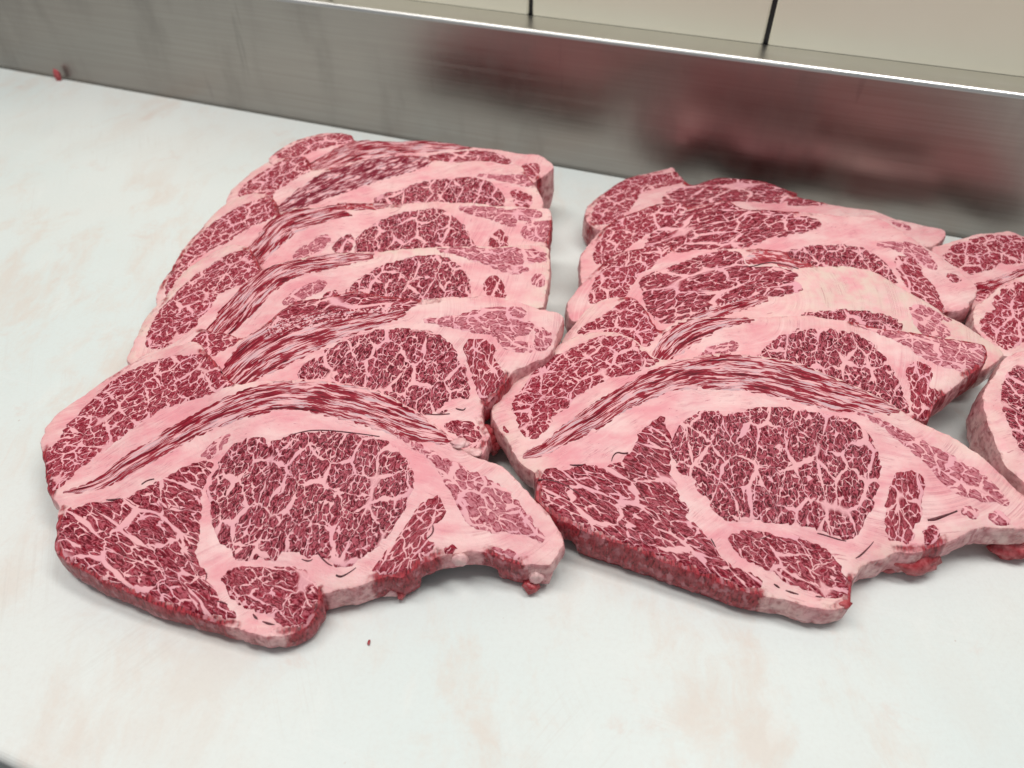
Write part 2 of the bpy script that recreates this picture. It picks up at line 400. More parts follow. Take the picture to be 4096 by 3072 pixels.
        ec = Counter()
        for t in keep:
            for a_, b_ in ((t[0], t[1]), (t[1], t[2]), (t[2], t[0])): ec[(a_, b_)] += 1
        rim = [(a_, b_) for (a_, b_) in ec if (b_, a_) not in ec]
        low = {}; extra = []; ev = []; eu = []; ee = []
        for a_, b_ in rim:
            for i in (a_, b_):
                if i not in low:
                    low[i] = nq+len(ev); ev.append(Vq[i]-np.array([0, 0, .004])); eu.append(uvq[i]); ee.append(e[i])
            extra.append((a_, low[a_], low[b_], b_))
        if ev: Vq = np.vstack([Vq, ev]); uvq = np.vstack([uvq, eu]); e = np.r_[e, ee]
        ed = np.where(np.r_[dsub, np.ones(len(ev))] < .0025, np.maximum(e, .003), e)*1000
        newobj(name, Vq-org, keep+extra, M[kind], root, uvq, dict(edge=ed))
    k.root, k.zt, k.org, k.P = root, zt, org, P
    return k
def seam_strip(k, s, name="seam_gap_shade"):
    """thin dark strip over a seam: eye membrane, elsewhere crevice shade given as colour"""
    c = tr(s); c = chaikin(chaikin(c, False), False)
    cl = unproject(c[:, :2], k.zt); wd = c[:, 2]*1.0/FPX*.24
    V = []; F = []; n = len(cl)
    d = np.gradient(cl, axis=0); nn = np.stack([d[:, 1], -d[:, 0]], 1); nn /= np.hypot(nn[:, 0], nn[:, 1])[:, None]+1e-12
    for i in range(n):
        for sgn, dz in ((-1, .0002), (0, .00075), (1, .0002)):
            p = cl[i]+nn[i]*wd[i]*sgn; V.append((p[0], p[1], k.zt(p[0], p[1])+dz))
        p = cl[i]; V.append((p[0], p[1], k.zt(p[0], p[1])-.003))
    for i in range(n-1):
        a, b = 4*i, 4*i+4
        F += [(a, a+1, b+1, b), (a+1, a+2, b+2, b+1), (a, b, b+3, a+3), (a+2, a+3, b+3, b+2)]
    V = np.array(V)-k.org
    newobj(name, V, F, M['seam_strip'], k.root)
def blob(k, tag_, px, size, name, mat, seed, z=None, sx=1., sy=1., sz=1.):
    c = tr(f"{tag_} {px}")[:, :2]
    if z is None: zf = k.zt
    else: zf = lambda x, y: z+0*x
    xy = unproject(c, zf)[0]; zz = float(zf(xy[0], xy[1])) if z is None else z
    import bmesh
    bm = bmesh.new(); bmesh.ops.create_icosphere(bm, subdivisions=3, radius=1)
    for v in bm.verts:
        f = 1+.34*noise.fractal(v.co*1.6+Vector((seed, seed*2, 0)), .8, 2.1, 4)
        v.co = Vector((v.co.x*sx, v.co.y*sy, v.co.z*sz))*f*size
    V = [tuple(v.co) for v in bm.verts]; F = [tuple(v.index for v in f.verts) for f in bm.faces]; bm.free()
    o = newobj(name, V, F, mat, k.root if k else None)
    o.location = Vector((xy[0], xy[1], zz)) - (Vector(k.org) if k else Vector())
    return o
#STEAKS
L6 = steak('L', .185, .0155, 1.3, """z1 80,500 85,540 100,610 115,690 130,770 150,825 200,862 178,890 185,930 165,980 172,1030 155,1070 165,1110 230,1175 330,1225
 430,1275 560,1340 700,1395 850,1445 1000,1485 1150,1530 1270,1570 1350,1580 1450,1575 1530,1545 1590,1490 1630,1400 1635,1350
 z2 150,1340 250,1320 330,1300 420,1270 470,1250 560,1260 610,1235 660,1190 740,1150 830,1130 920,1110 1010,1115 1110,1140 1180,1170 1235,1190 1260,1180 1310,1180 1370,1190 1420,1140 1465,1045
 1440,1000 1370,900 1290,810 1200,715 1150,660 1110,640 1020,610 920,570 860,510 800,455 740,400 680,350 600,310 500,250 400,215 300,190 200,175 100,158 0,153
 z1 1400,165 1300,165 1200,185 1160,190 1100,140 1050,70 z5 655,1640 620,1600 570,1540 525,1490 500,1450 440,1432 330,1465 210,1498 100,1545 0,1600 z1 520,110 430,170 330,240 230,310 150,375 110,430""",
 [('cap', 'cap_muscle', "z1 105,600 130,540 190,500 210,440 270,380 340,310 430,220 510,150 590,110 680,70 800,35 900,25 985,20 1040,60 1090,120 1150,180 1100,215 1000,255 900,280 800,310 730,335 690,370 600,430 520,500 430,570 350,620 300,650 240,720 170,780 135,770 120,680", dict(ang=30, edge=1)),
  ('band', 'streaked_muscle', "z1 200,785,6 320,770,14 440,730,28 560,640,40 700,560,42 850,470,45 1000,390,48 1150,320,55 1300,270,60 1450,245,62 1600,250,68 z2 120,265,72 300,290,78 450,340,80 600,400,75 720,440,60 830,470,40 890,490,20"),
  ('eye', 'eye_muscle', "z1 1000,830 1010,760 1060,640 1110,560 1170,510 1250,480 1310,475 1350,490 1340,515 1400,490 1480,460 1560,448 1640,445 z2 200,450 330,465 440,480 520,530 580,580 620,640 635,720 625,800 590,870 540,960 480,1040 400,1110 330,1170 270,1210 230,1210 180,1190 100,1120 60,1160 -30,1125 z1 1420,1110 1410,1165 1290,1165 1180,1165 1130,1155 1140,1090 1090,1095 1060,1020 1030,1000 1020,910 1030,850", dict(ang=75)),
  ('rib', 'rib_muscle', "z1 230,870 290,880 350,845 560,830 640,770 760,720 850,660 940,620 1040,600 1035,650 1000,720 975,790 970,900 965,1000 955,1080 940,1130 1000,1260 1060,1340 1100,1400 1180,1450 1170,1480 1080,1480 1000,1465 850,1420 700,1370 560,1320 450,1265 330,1205 240,1150 190,1090 195,1000 205,930", dict(ang=-32, edge=1)),
  ('wing', 'strand_muscle', "z1 960,600 1000,540 1050,500 1120,455 1145,465 1120,500 1090,540 1060,580 1040,600", dict(ang=40)),
  ('oval', 'oval_muscle', "z1 1085,1270 1110,1220 1200,1195 1330,1210 1450,1200 1530,1210 1580,1250 1610,1320 1625,1380 1590,1470 1530,1530 1450,1540 1400,1500 1310,1450 1230,1430 1160,1390 1110,1330", dict(ang=-30, edge=1)),
  ('wing', 'wing_muscle', "z2 430,415 520,430 620,490 700,540 780,590 870,630 960,670 1060,720 1150,770 1220,860 1270,930 1320,990 1365,1050 1340,1065 1290,1040 1220,1010 1100,1010 1040,1000 980,990 900,930 860,840 820,760 770,680 700,600 600,520 500,460", dict(ang=-35)),
  ('side', 'side_muscle', "z2 640,880 690,830 750,805 800,830 805,890 780,940 720,990 690,1030 740,1060 740,1090 660,1130 640,1190 560,1240 470,1240 390,1235 420,1190 480,1110 560,1000 620,930", dict(ang=50, edge=1)),
  ('oval', 'edge_muscle', "z2 640,1140 700,1085 755,1075 750,1110 690,1140 660,1165", dict(ang=30, edge=1)),
  ('oval', 'bead_muscle', "z2 785,1110 800,1080 840,1065 870,1095 855,1125 810,1135", dict(ang=30)),
  ('wing', 'fringe_muscle', "z2 1020,1080 1120,1095 1220,1125 1230,1165 1120,1135", dict(ang=-20, edge=1))],
 "front steak of the left row, fully uncovered, with a pale pointed right wing", cream=.3, step=.003)
R5 = steak('R', .20, .0185, 2.9, """z3 95,460 100,510 140,580 190,650 240,740 300,790 330,805 350,870 345,930 340,970 430,1045 540,1110 660,1160 780,1205 900,1240 1000,1285 1160,1345 1300,1400 1400,1440
 z4 130,1475 230,1495 330,1515 400,1540 500,1565 600,1570 650,1560 695,1530 690,1500 690,1440 710,1390 740,1360 760,1330 830,1300 900,1280 960,1250 1060,1250 1150,1225 1220,1200 1280,1180 1310,1150 1380,1125 1450,1115 1560,1115 1653,1125
 F 2240,1140 2255,1110 2235,1080 z4 1653,935 1620,905 1550,850 1470,770 1380,690 1290,630 1180,580 1110,550 1040,510 950,450 850,395 760,345 650,310 530,250 430,215 330,190 170,165
 z3 1440,158 1340,155 1250,165 1180,180 1100,187 1050,190 1000,180 960,150 920,110 870,65 800,40 720,30 640,35 540,65 450,120 360,190 280,250 200,310 140,345 100,420""",
 [('cap', 'cap_muscle', "z3 205,430 220,390 270,350 300,290 360,220 430,170 520,140 600,90 700,65 800,60 880,75 920,120 960,170 1040,185 960,235 860,275 780,280 740,290 640,350 560,390 500,480 440,490 420,560 380,600 330,635 280,630 240,570 235,520 205,480", dict(ang=25)),
  ('side', 'bead_muscle', "z3 148,560 170,543 190,570 188,602 160,590", dict(ang=-60)),
  ('band', 'streaked_muscle', "z3 250,730,8 380,690,25 500,610,38 600,550,48 720,470,52 850,390,52 1000,320,55 1150,270,65 1300,255,75 1450,255,80 1600,265,85 z4 330,290,90 480,330,85 620,380,78 760,410,60 880,445,40 970,470,15"),
  ('eye', 'eye_muscle', "z3 1090,620 1110,570 1150,520 1220,480 1290,468 1370,480 1365,508 1430,485 1520,460 1600,448 z4 270,448 400,460 520,480 640,500 720,530 780,580 830,650 860,720 865,820 855,900 830,980 800,1060 760,1130 720,1180 670,1190 600,1170 520,1140 420,1110 330,1105 230,1095 100,1080 20,1095 z3 1380,1085 1330,1040 1300,1010 1295,970 1240,945 1215,900 1230,850 1190,840 1130,825 1100,770 1085,690", dict(ang=80)),
  ('rib', 'rib_muscle', "z3 365,880 380,800 450,790 520,800 640,770 700,790 780,770 870,700 900,600 960,540 1060,500 1050,560 1075,590 1080,680 1080,790 1110,890 1140,970 1190,1040 1150,1060 1220,1110 1310,1190 1340,1270 1420,1330 1500,1360 1590,1410 1600,1440 1540,1455 1430,1430 1250,1370 1100,1305 960,1245 850,1205 700,1150 560,1095 440,1035 365,970 358,900", dict(ang=-33, edge=1)),
  ('oval', 'oval_muscle', "z4 15,1190 40,1145 130,1130 250,1150 380,1165 480,1200 560,1250 620,1300 660,1370 680,1440 670,1500 600,1510 520,1490 400,1460 330,1420 280,1380 200,1340 120,1300 50,1240", dict(ang=-35, edge=1)),
  ('wing', 'wing_muscle', "z4 690,470 800,500 900,540 1000,590 1130,660 1250,720 1350,780 1430,840 1500,890 1560,960 1580,1000 1500,985 1400,970 1300,945 1220,890 1140,800 1060,720 970,650 880,570 780,510", dict(ang=-38)),
  ('side', 'side_muscle', "z4 930,830 980,800 1050,810 1100,850 1105,920 1080,1000 1090,1070 1050,1100 1040,1180 1010,1220 950,1190 890,1180 880,1060 905,950", dict(ang=75, edge=1)),
  ('oval', 'bead_muscle', "z4 1090,1140 1140,1100 1200,1120 1190,1170 1150,1215 1100,1215", dict(ang=60, edge=1)),
  ('wing', 'fringe_muscle', "z4 1290,1010 1380,1000 1420,1050 1380,1080 1320,1050", dict(ang=-30)),
  ('wing', 'fringe_muscle', "z4 1440,1050 1500,1020 1600,1090 1560,1108 1470,1085", dict(ang=-30))],
 "front steak of the right row, fully uncovered, with a long red lower edge", cream=.6, step=.003)
L5 = steak('L', .25, .018, 4.1, """z5 60,1562 130,1515 280,1470 400,1388 470,1342 560,1358 650,1370 760,1412 790,1405 880,1350 950,1300 1050,1205 1150,1160 1250,1150 1350,1135 1450,1120
 z6 60,1130 110,1118 180,1098 230,1092 300,1120 420,1130 520,1150 640,1150 800,1142 950,1137 1080,1125 1180,1150 1330,1180 1440,1225 1540,1240 1595,1265 1570,1310 1540,1400 1500,1500 1440,1560
 z2 1300,50 1230,100 1180,95 1140,170 1115,200 1085,240 1010,300 1000,340 1010,400 1050,460 1040,490 1010,600 940,570 F 900,1000 700,1000 500,960 330,940 230,880""",
 [('cap', 'cap_muscle', "z5 460,1410 540,1370 650,1375 755,1415 700,1460 610,1515 560,1530 500,1500 440,1470", dict(ang=20, edge=1)),
  ('rib', 'upper_muscle', "A 740,1050 830,945 900,885 1000,862 1200,853 1350,870 1480,888 1400,922 1250,945 1100,972 980,995 850,1040", dict(ang=12, edge=1)),
  ('flap', 'torn_edge', "A 1100,858 1180,836 1300,862 1400,872 1500,888 1620,868 1500,898 1350,888 1200,862", dict(ang=0, edge=1)),
  ('band', 'streaked_muscle', "A 590,1260,40 700,1150,68 800,1085,80 950,1025,66 1100,988,46 1250,958,32 1400,925,16"),
  ('eye', 'eye_muscle', "z5 1130,1640 1200,1570 1300,1500 1420,1440 1520,1400 1600,1380 z6 350,1360 520,1340 660,1355 760,1390 840,1450 890,1530 920,1600 z2 890,20 930,120 945,220 940,280 900,270 870,262 790,300 830,330 820,355 720,357 600,380 300,300 0,230", dict(ang=75)),
  ('wing', 'wing_muscle', "z6 610,1290 740,1290 900,1270 1040,1225 1180,1210 1330,1230 1340,1260 1280,1290 1370,1310 1370,1370 1300,1400 1220,1390 1090,1390 1000,1370 900,1350 800,1330", dict(ang=-5)),
  ('wing', 'fringe_muscle', "z6 1160,1390 1220,1370 1220,1420 1370,1470 1380,1500 1300,1500 1180,1470 1145,1430", dict(ang=-10)),
  ('wing', 'fringe_muscle', "z6 1400,1340 1480,1370 1500,1430 1470,1480 1400,1500 1410,1420", dict(ang=-50)),
  ('side', 'side_muscle', "z6 930,1440 1000,1430 1090,1440 1120,1500 z2 1060,40 1110,120 1112,190 1075,235 1010,280 980,220 960,120 930,40", dict(ang=80, edge=1)),
  ('oval', 'edge_muscle', "z2 790,410 870,400 950,400 985,440 1000,500 930,540 880,480", dict(ang=-30, edge=1))],
 "second steak from the front of the left row, with the big dark half-covered eye", cream=.3)
L4 = steak('L', .31, .018, 5.7, """z5 0,1580 40,1480 90,1360 150,1250 230,1170 290,1110 370,990 480,900 600,830 700,790 790,795 830,820 870,890 890,960 930,950 1000,920 1100,890 1200,870 1300,860 1400,850 1500,850
 z6 20,855 150,842 300,838 420,832 520,820 640,810 750,808 920,800 1050,803 1200,803 1380,790 1480,795 1495,860 1490,1000 1465,1090 1455,1180 1440,1210 1300,1230 1000,1230 600,1260 0,1330 z5 1200,1400 700,1600 400,1600 200,1600""",
 [('cap', 'cap_muscle', "z5 140,1440 190,1300 260,1200 330,1130 400,1070 470,1000 560,940 660,880 750,830 830,850 860,900 885,970 830,1030 740,1060 640,1100 580,1160 540,1230 480,1290 460,1340 350,1400 280,1470 180,1480", dict(ang=35, edge=1)),
  ('band', 'streaked_muscle', "z5 560,1440,45 680,1300,58 770,1210,62 860,1110,62 960,1010,60 1080,950,50 1200,920,45 1350,898,38 1500,878,28 1640,862,15"),
  ('wing', 'strand_muscle', "z5 1040,1190 1080,1130 1170,1080 1290,1040 1340,1045 1310,1090 1200,1140 1100,1190", dict(ang=30)),
  ('eye', 'bead_muscle', "z6 -30,1150 -5,1110 50,1088 95,1105 100,1140 40,1170", dict(ang=30)),
  ('eye', 'eye_muscle', "z6 110,1125 200,1040 280,980 370,930 500,890 620,865 720,858 800,870 870,910 930,970 965,1040 980,1130 980,1210 500,1210 100,1190", dict(ang=75)),
  ('wing', 'wing_muscle', "z6 700,818 900,812 1050,818 1250,822 1400,840 1480,860 1480,900 1400,910 1300,900 1300,930 1370,950 1300,980 1220,980 1130,940 1050,910 950,880 850,845", dict(ang=-8)),
  ('wing', 'fringe_muscle', "z6 1380,1040 1390,1000 1440,985 1450,1050 1420,1075", dict(ang=60)),
  ('side', 'side_muscle', "z6 1060,1100 1080,1020 1130,1000 1165,1030 1190,1110 1190,1170 1060,1170", dict(ang=80))],
 "third steak from the front of the left row, behind the half-covered dark eye", cream=.9)
L3 = steak('L', .375, .018, 7.2, """z5 210,1180 205,1130 240,1040 310,950 370,850 430,760 500,690 560,610 640,540 720,490 800,455 880,445 950,465 985,480 1000,540 1010,590 1060,570 1110,545 1200,548 1300,540 1400,522 1500,525 1600,515
 z6 60,520 100,508 250,513 430,520 520,525 600,515 700,505 850,508 1000,515 1150,530 1300,540 1440,545 1500,555 1500,640 1490,760 1475,800 1400,860 1000,880 500,920 0,930 z5 1200,960 900,1100 700,1250 300,1240 220,1210""",
 [('cap', 'cap_muscle', "z5 275,1120 280,1060 320,980 380,900 430,820 500,740 570,660 650,610 730,560 830,520 930,480 980,520 1010,580 960,620 880,650 800,690 740,720 680,780 600,800 560,830 480,880 400,950 370,980 350,1020 290,1140", dict(ang=40, edge=1)),
  ('band', 'streaked_muscle', "z5 770,960,45 900,830,52 980,740,58 1070,650,62 1200,610,48 1350,570,42 1500,550,32 1640,545,32 z6 150,533,26 300,522,22 430,518,10"),
  ('flap', 'torn_edge', "A 1040,452 1110,430 1300,446 1390,436 1375,452 1200,466 1060,470", dict(ang=0, edge=1)),
  ('wing', 'strand_muscle', "z5 1110,890 1150,830 1250,770 1330,730 1370,750 1310,810 1300,850 1200,880", dict(ang=30)),
  ('eye', 'bead_muscle', "z6 30,850 60,780 120,730 180,715 210,745 190,800 170,860", dict(ang=50)),
  ('eye', 'eye_muscle', "z6 200,760 280,680 380,620 480,590 600,560 700,548 780,555 850,590 910,650 960,710 990,770 1000,800 1000,880 180,900 185,840", dict(ang=75)),
  ('side', 'side_muscle', "z6 1095,780 1110,705 1160,700 1200,720 1205,800 1200,850 1080,850", dict(ang=80)),
  ('wing', 'wing_muscle', "z6 870,540 1000,545 1150,550 1230,570 1340,552 1420,572 1440,610 1380,620 1250,630 1290,660 1200,665 1130,630 1050,600 950,590", dict(ang=-5)),
  ('wing', 'fringe_muscle', "z6 1310,700 1330,650 1400,640 1490,640 1490,760 1420,770 1350,755 1310,730", dict(ang=40, edge=1))],
 "fourth steak from the front of the left row, third from the rear", cream=.6)
L2 = steak('L', .435, .018, 8.8, """z5 660,520 700,430 780,360 850,300 940,245 1040,220 1120,215 1190,200 1215,230 1245,300 A 1090,262 1200,235 1350,208 1500,208 1560,232 1640,238 1790,232 z6 1150,248 1300,260 1330,310 1370,370 1400,410 1440,480 1445,540
 1400,600 1000,620 500,620 0,620 z5 1200,660 900,600 800,600 700,560""",
 [('cap', 'cap_muscle', "z5 740,470 800,400 870,340 960,290 1040,240 1120,222 1190,210 1240,300 1180,320 1100,370 1050,400 980,440 980,480 850,500", dict(ang=35, edge=1)),
  ('fibre', 'streaked_muscle', "A 800,470 850,420 900,380 980,320 1090,270 1200,240 1350,214 1500,214 1530,245 1400,290 1250,330 1100,385 1000,425 900,450", dict(ang=30, edge=1)),
  ('eye', 'eye_muscle', "z6 310,520 330,470 400,445 480,440 560,400 650,370 760,360 880,350 980,345 1060,360 1130,400 1180,450 1200,500 1210,590 310,590", dict(ang=75)),
  ('wing', 'wing_muscle', "z6 980,330 1100,330 1250,340 1340,335 1380,390 1340,400 1250,385 1180,370 1100,350", dict(ang=-10, edge=1)),
  ('side', 'side_muscle', "z6 1230,430 1300,440 1360,460 1370,520 1330,560 1280,540 1250,480", dict(ang=-40))],
 "fifth steak from the front of the left row, before the thick rear one", cream=.5, step=.004)
L1 = steak('L', .49, .040, 10.1, """z5 940,240 980,190 1060,130 1150,90 1260,60 1380,42 1480,55 1510,70 1525,105 1560,97 1659,97 z6 200,105 300,100 420,105 600,100 750,105 850,115 920,140 1050,150 1150,160 1250,180 1330,190 1410,190 1470,225 1530,265 1500,300 1440,345 1380,380
 1300,420 1000,400 500,350 0,400 z5 1300,400 1100,300""",
 [('cap', 'cap_muscle', "z5 990,210 1050,170 1150,120 1280,80 1400,60 1490,60 1520,100 1400,130 1280,160 1200,190 1100,220", dict(ang=25, edge=1)),
  ('band', 'streaked_muscle', "A 980,275,22 1080,225,30 1180,185,32 1300,168,28 1450,165,22 1600,166,14 1690,168,6", dict(edge=1)),
  ('fibre', 'lower_muscle', "z6 150,270 250,240 400,220 550,205 640,212 720,230 680,275 500,310 350,310", dict(ang=10)),
  ('oval', 'eye_muscle', "z6 670,215 750,195 880,185 1000,170 1100,180 1180,210 1240,240 1200,265 1100,270 900,270 780,260", dict(ang=10)),
  ('side', 'side_muscle', "z6 1310,260 1400,250 1425,300 1390,350 1340,330", dict(ang=-40, edge=1))],
 "rearmost steak of the left row, nearest the steel, with a thick squared right end", cream=.2, step=.004, slope=.12)
R4 = steak('R', .265, .024, 11.6, """z7 70,1300 100,1230 150,1165 210,1100 270,1030 350,990 430,970 550,975 590,1000 640,1060 700,1150 720,1200 790,1170 850,1130 920,1112 1050,1108 1200,1110 1350,1105 1500,1100
 z8 180,1095 250,1095 350,1115 480,1125 580,1150 700,1175 830,1195 950,1210 1100,1235 1250,1260 1350,1275 1400,1290 1420,1340 1400,1410 1370,1440 1300,1480 1220,1550 1180,1590 1110,1640 z4 1170,420 1140,470 1115,540
 900,520 600,430 200,330 z7 1300,1480 900,1480 600,1420 300,1330""",
 [('cap', 'cap_muscle', "z7 170,1220 230,1170 300,1130 390,1090 450,1040 500,1000 570,990 620,1050 690,1150 710,1210 660,1280 640,1300 580,1260 500,1240 350,1220", dict(ang=25, edge=1)),
  ('band', 'streaked_muscle', "z7 720,1390,30 800,1290,58 900,1220,65 1020,1170,48 1150,1135,24 1350,1115,8"),
  ('wing', 'strand_muscle', "z7 980,1380 1030,1330 1120,1300 1230,1275 1255,1295 1220,1330 1100,1380", dict(ang=20)),
  ('eye', 'eye_muscle', "z7 1380,1355 1450,1290 1530,1230 1620,1205 z8 130,1195 250,1180 380,1180 500,1200 600,1240 680,1300 740,1370 790,1450 830,1540 870,1640 z4 1020,430 1030,490 940,490 700,410 300,270 150,200", dict(ang=75)),
  ('wing', 'wing_muscle', "z8 490,1130 650,1160 800,1190 950,1215 1100,1240 1300,1275 1400,1300 1410,1350 1390,1420 1320,1440 1220,1455 1150,1440 1080,1400 980,1360 880,1290 780,1240 650,1190", dict(ang=-25, edge=1)),
  ('side', 'side_muscle', "z4 1010,270 1030,220 1080,205 1130,240 1140,290 1110,340 1150,350 1180,385 1130,450 1105,520 1060,510 1030,430 1040,350", dict(ang=80, edge=1))],
 "second steak from the front of the right row, with a raw red right end", cream=.5)
R3 = steak('R', .33, .020, 13.0, """z7 130,1150 115,1020 150,960 200,900 260,830 300,790 360,740 410,700 470,672 560,660 650,640 740,628 800,620 830,680 900,680 960,655 1050,650 1200,655 1350,650 1500,657 1600,680 z8 80,700 200,735 300,772
 450,770 600,780 680,810 780,870 880,930 980,985 1080,1050 1180,1110 1300,1180 1420,1260 1530,1335 1510,1370 1440,1440 1300,1480 900,1400 400,1300 0,1250 z7 1400,1230 900,1250 700,1220 500,1150 300,1100""",
 [('cap', 'cap_muscle', "z7 265,1020 280,940 310,860 360,780 400,710 470,680 600,665 700,645 800,628 780,690 700,720 690,760 620,800 540,870 500,960 460,990 380,1010", dict(ang=40, edge=1)),
  ('rib', 'upper_muscle', "z7 600,870 650,830 780,800 900,740 1050,690 1150,668 1270,690 1290,780 1400,785 1550,790 1659,825 z8 100,850 200,920 100,950 0,970 z7 1500,960 1300,990 1100,1040 950,1100 850,1120 750,1150 690,1110 650,1040 620,950", dict(ang=18)),
  ('flap', 'torn_flap', "z7 1275,775 1290,700 1380,655 1500,660 1600,685 z8 80,705 200,740 300,775 200,800 60,795 z7 1480,760", dict(ang=-10, edge=1)),
  ('band', 'streaked_muscle', "z7 950,1120,18 1080,1075,30 1200,1035,30 1330,1005,20 1440,980,8"),
  ('eye', 'eye_muscle', "z8 150,1090 250,1065 400,1055 550,1060 680,1075 780,1100 840,1140 870,1190 800,1260 400,1250 150,1200", dict(ang=60)),
  ('wing', 'wing_muscle', "z8 910,1040 1000,1040 1080,1070 1180,1120 1160,1140 1080,1110 1150,1190 1170,1240 1080,1240 980,1220 920,1120", dict(ang=-35))],
 "middle steak of the right row, with a broad cream-coloured fat band", cream=1.)
R2 = steak('R', .395, .020, 14.9, """z7 205,870 200,700 240,650 280,590 340,530 400,480 470,440 560,410 650,370 740,350 830,335 880,350 920,380 1000,357 1080,345 1160,330 1220,350 1290,390 1400,395 1500,395 1659,405 z8 200,412 400,425 600,440 700,450 770,480 850,540 930,590 1000,640 1080,690 1180,770 1260,830 1330,880 1355,920 1340,970 1290,1010 1310,1040 1220,1060 1170,1060
 1000,1100 600,950 200,850 z7 1500,830 900,800 600,900 400,900 250,950""",
 [('cap', 'cap_muscle', "z7 290,740 310,640 370,560 400,490 480,440 600,410 720,370 860,350 910,385 840,430 760,470 680,540 600,580 540,620 500,650 380,760", dict(ang=40, edge=1)),
  ('rib', 'upper_muscle', "z7 650,620 680,560 780,480 900,420 1000,390 1160,345 1290,398 1500,402 1659,420 z8 100,425 250,450 320,480 250,530 100,560 0,570 z7 1500,560 1400,600 1300,640 1150,660 900,690 750,750 600,710", dict(ang=20, edge=1)),
  ('eye', 'eye_muscle', "z8 60,680 100,660 200,640 330,625 480,625 600,645 690,700 760,770 810,830 840,890 700,900 400,860 100,780", dict(ang=60)),
  ('wing', 'wing_muscle', "z8 650,615 800,620 920,620 1000,660 1050,730 1080,790 1040,790 960,740 880,690 780,650", dict(ang=-35)),
  ('side', 'side_muscle', "z8 800,720 850,705 940,740 980,790 960,830 1020,860 1070,930 1090,1000 1130,1050 1060,1050 980,1000 900,930 850,830", dict(ang=-50, edge=1)),
  ('side', 'bead_muscle', "z8 1135,832 1190,825 1245,860 1190,875", dict(ang=-20))],
 "fourth steak from the front of the right row, behind the cream-banded one", cream=.2, step=.004)
R1 = steak('R', .46, .022, 16.3, """z7 235,470 240,380 290,330 370,270 450,215 510,185 600,160 700,140 780,122 815,108 830,140 870,170 890,200 940,235 1000,220 1080,185 1180,180 1300,190 1400,200 1500,230 1600,270 1659,290 z8 60,270 160,310 280,335 400,365 520,380 640,390 740,430 850,465 960,490 1060,510 1120,520 1150,545 1120,590 1070,630 1040,640
 900,620 600,560 200,500 z7 1500,480 900,450 600,500 400,540 300,520""",
 [('cap', 'cap_muscle', "z7 285,450 300,370 370,300 440,230 520,195 650,175 800,150 860,170 890,205 800,230 650,260 580,290 540,370 500,420 400,490 300,490", dict(ang=40, edge=1)),
  ('rib', 'upper_muscle', "z7 740,330 800,270 900,240 1000,230 1080,195 1250,190 1400,210 1550,260 1659,310 z8 60,300 200,330 350,360 200,365 60,360 z7 1600,350 1400,340 1200,340 1000,370 850,380", dict(ang=5, edge=1)),
  ('wing', 'wing_muscle', "z8 760,460 850,490 920,520 880,530 800,490", dict(ang=-20))],
 "rearmost steak of the right row, close to the steel", cream=.3, step=.004, slope=.075)
T1 = steak('T', .45, .018, 18.2, """q 100,790 300,730 500,675 650,635 800,585 950,555 1110,535 1240,525 1360,505 1470,515 1560,545 1659,590 F 2270,540 2300,620 2250,690 2130,690 2080,650 2030,590""",
 [('cap', 'cap_muscle', "q 330,950 420,870 480,770 620,720 750,690 900,640 1100,600 1300,595 1500,600 1659,615 F 2260,560 2250,590 q 1659,1020 1500,1040 1350,1050 1250,1020 1180,1080 1100,1140 950,1160 870,1210 750,1220 620,1150 500,1070 400,1020", dict(ang=20)),
  ('band', 'streaked_muscle', "q 850,1480,50 1050,1440,60 1300,1360,60 1500,1270,50 1700,1190,40"),
  ('side', 'lower_muscle', "q 880,1540 1100,1510 1250,1490 1100,1600 1000,1680 850,1680", dict(ang=10))],
 "rearmost steak of the row cut by the right frame edge", cream=.4, step=.004, slope=.2)
T2 = steak('T', .37, .018, 19.4, """T 160,490 165,390 200,350 240,330 300,270 370,220 440,185 498,165 F 2230,592 2280,605 2330,680 2290,770 T 498,690 420,710 360,700 280,640 200,550""",
 [('cap', 'cap_muscle', "T 210,480 260,425 310,410 300,350 340,285 420,230 498,210 F 2260,640 2275,700 T 498,590 400,660 340,640 250,560", dict(ang=40))],
 "steak cut by the right frame edge with loose red clumps, middle of its row", cream=.5, step=.004, slope=.2)
T3 = steak('T', .27, .028, 20.7, """T 222,985 230,930 250,900 280,860 330,790 370,720 420,690 498,655 F 2270,765 2330,850 2330,1000 2280,1080 2230,1080 T 498,1525 430,1470 370,1410 345,1350 300,1250 265,1150 240,1060""",
 [('eye', 'eye_muscle', "T 340,1000 345,900 370,830 420,780 498,740 F 2290,820 2300,960 T 498,1390 470,1330 440,1270 400,1180 370,1110 350,1050", dict(ang=-40))],
 "pale-rimmed front steak of the row cut by the right frame edge", cream=.5, slope=.2)

# ---- dark strips painting the shade of gaps, shreds, tendon ends seen on the two front rows
seam_strip(L6, "z1 1460,475,2 1560,447,4 1640,444,5 z2 200,449,5 330,464,4 440,480,3", "eye_seam")
seam_strip(L6, "z2 10,1158,2 40,1168,8 60,1166,4 70,1158,1", "seam_gap_shade")
seam_strip(L6, "z2 85,1100,2 110,1140,6 150,1180,7 178,1194,3", "seam_gap_shade")
seam_strip(L6, "z2 200,1246,8 220,1255,10 245,1248,7 290,1220,4 310,1205,2", "seam_gap_shade")
seam_strip(L6, "z2 735,972,5 738,1000,8 725,1025,6 700,1045,3", "seam_gap_shade")
seam_strip(L6, "z1 450,830,3 490,830,14 530,823,4", "seam_gap_shade")
seam_strip(L6, "z1 1058,1390,4 1090,1395,9 1120,1408,3", "seam_gap_shade")
seam_strip(L6, "z1 1262,1462,5 1275,1480,12 1288,1490,3", "seam_gap_shade")
seam_strip(L6, "z1 1315,1502,4 1345,1514,13 1382,1520,3", "seam_gap_shade")
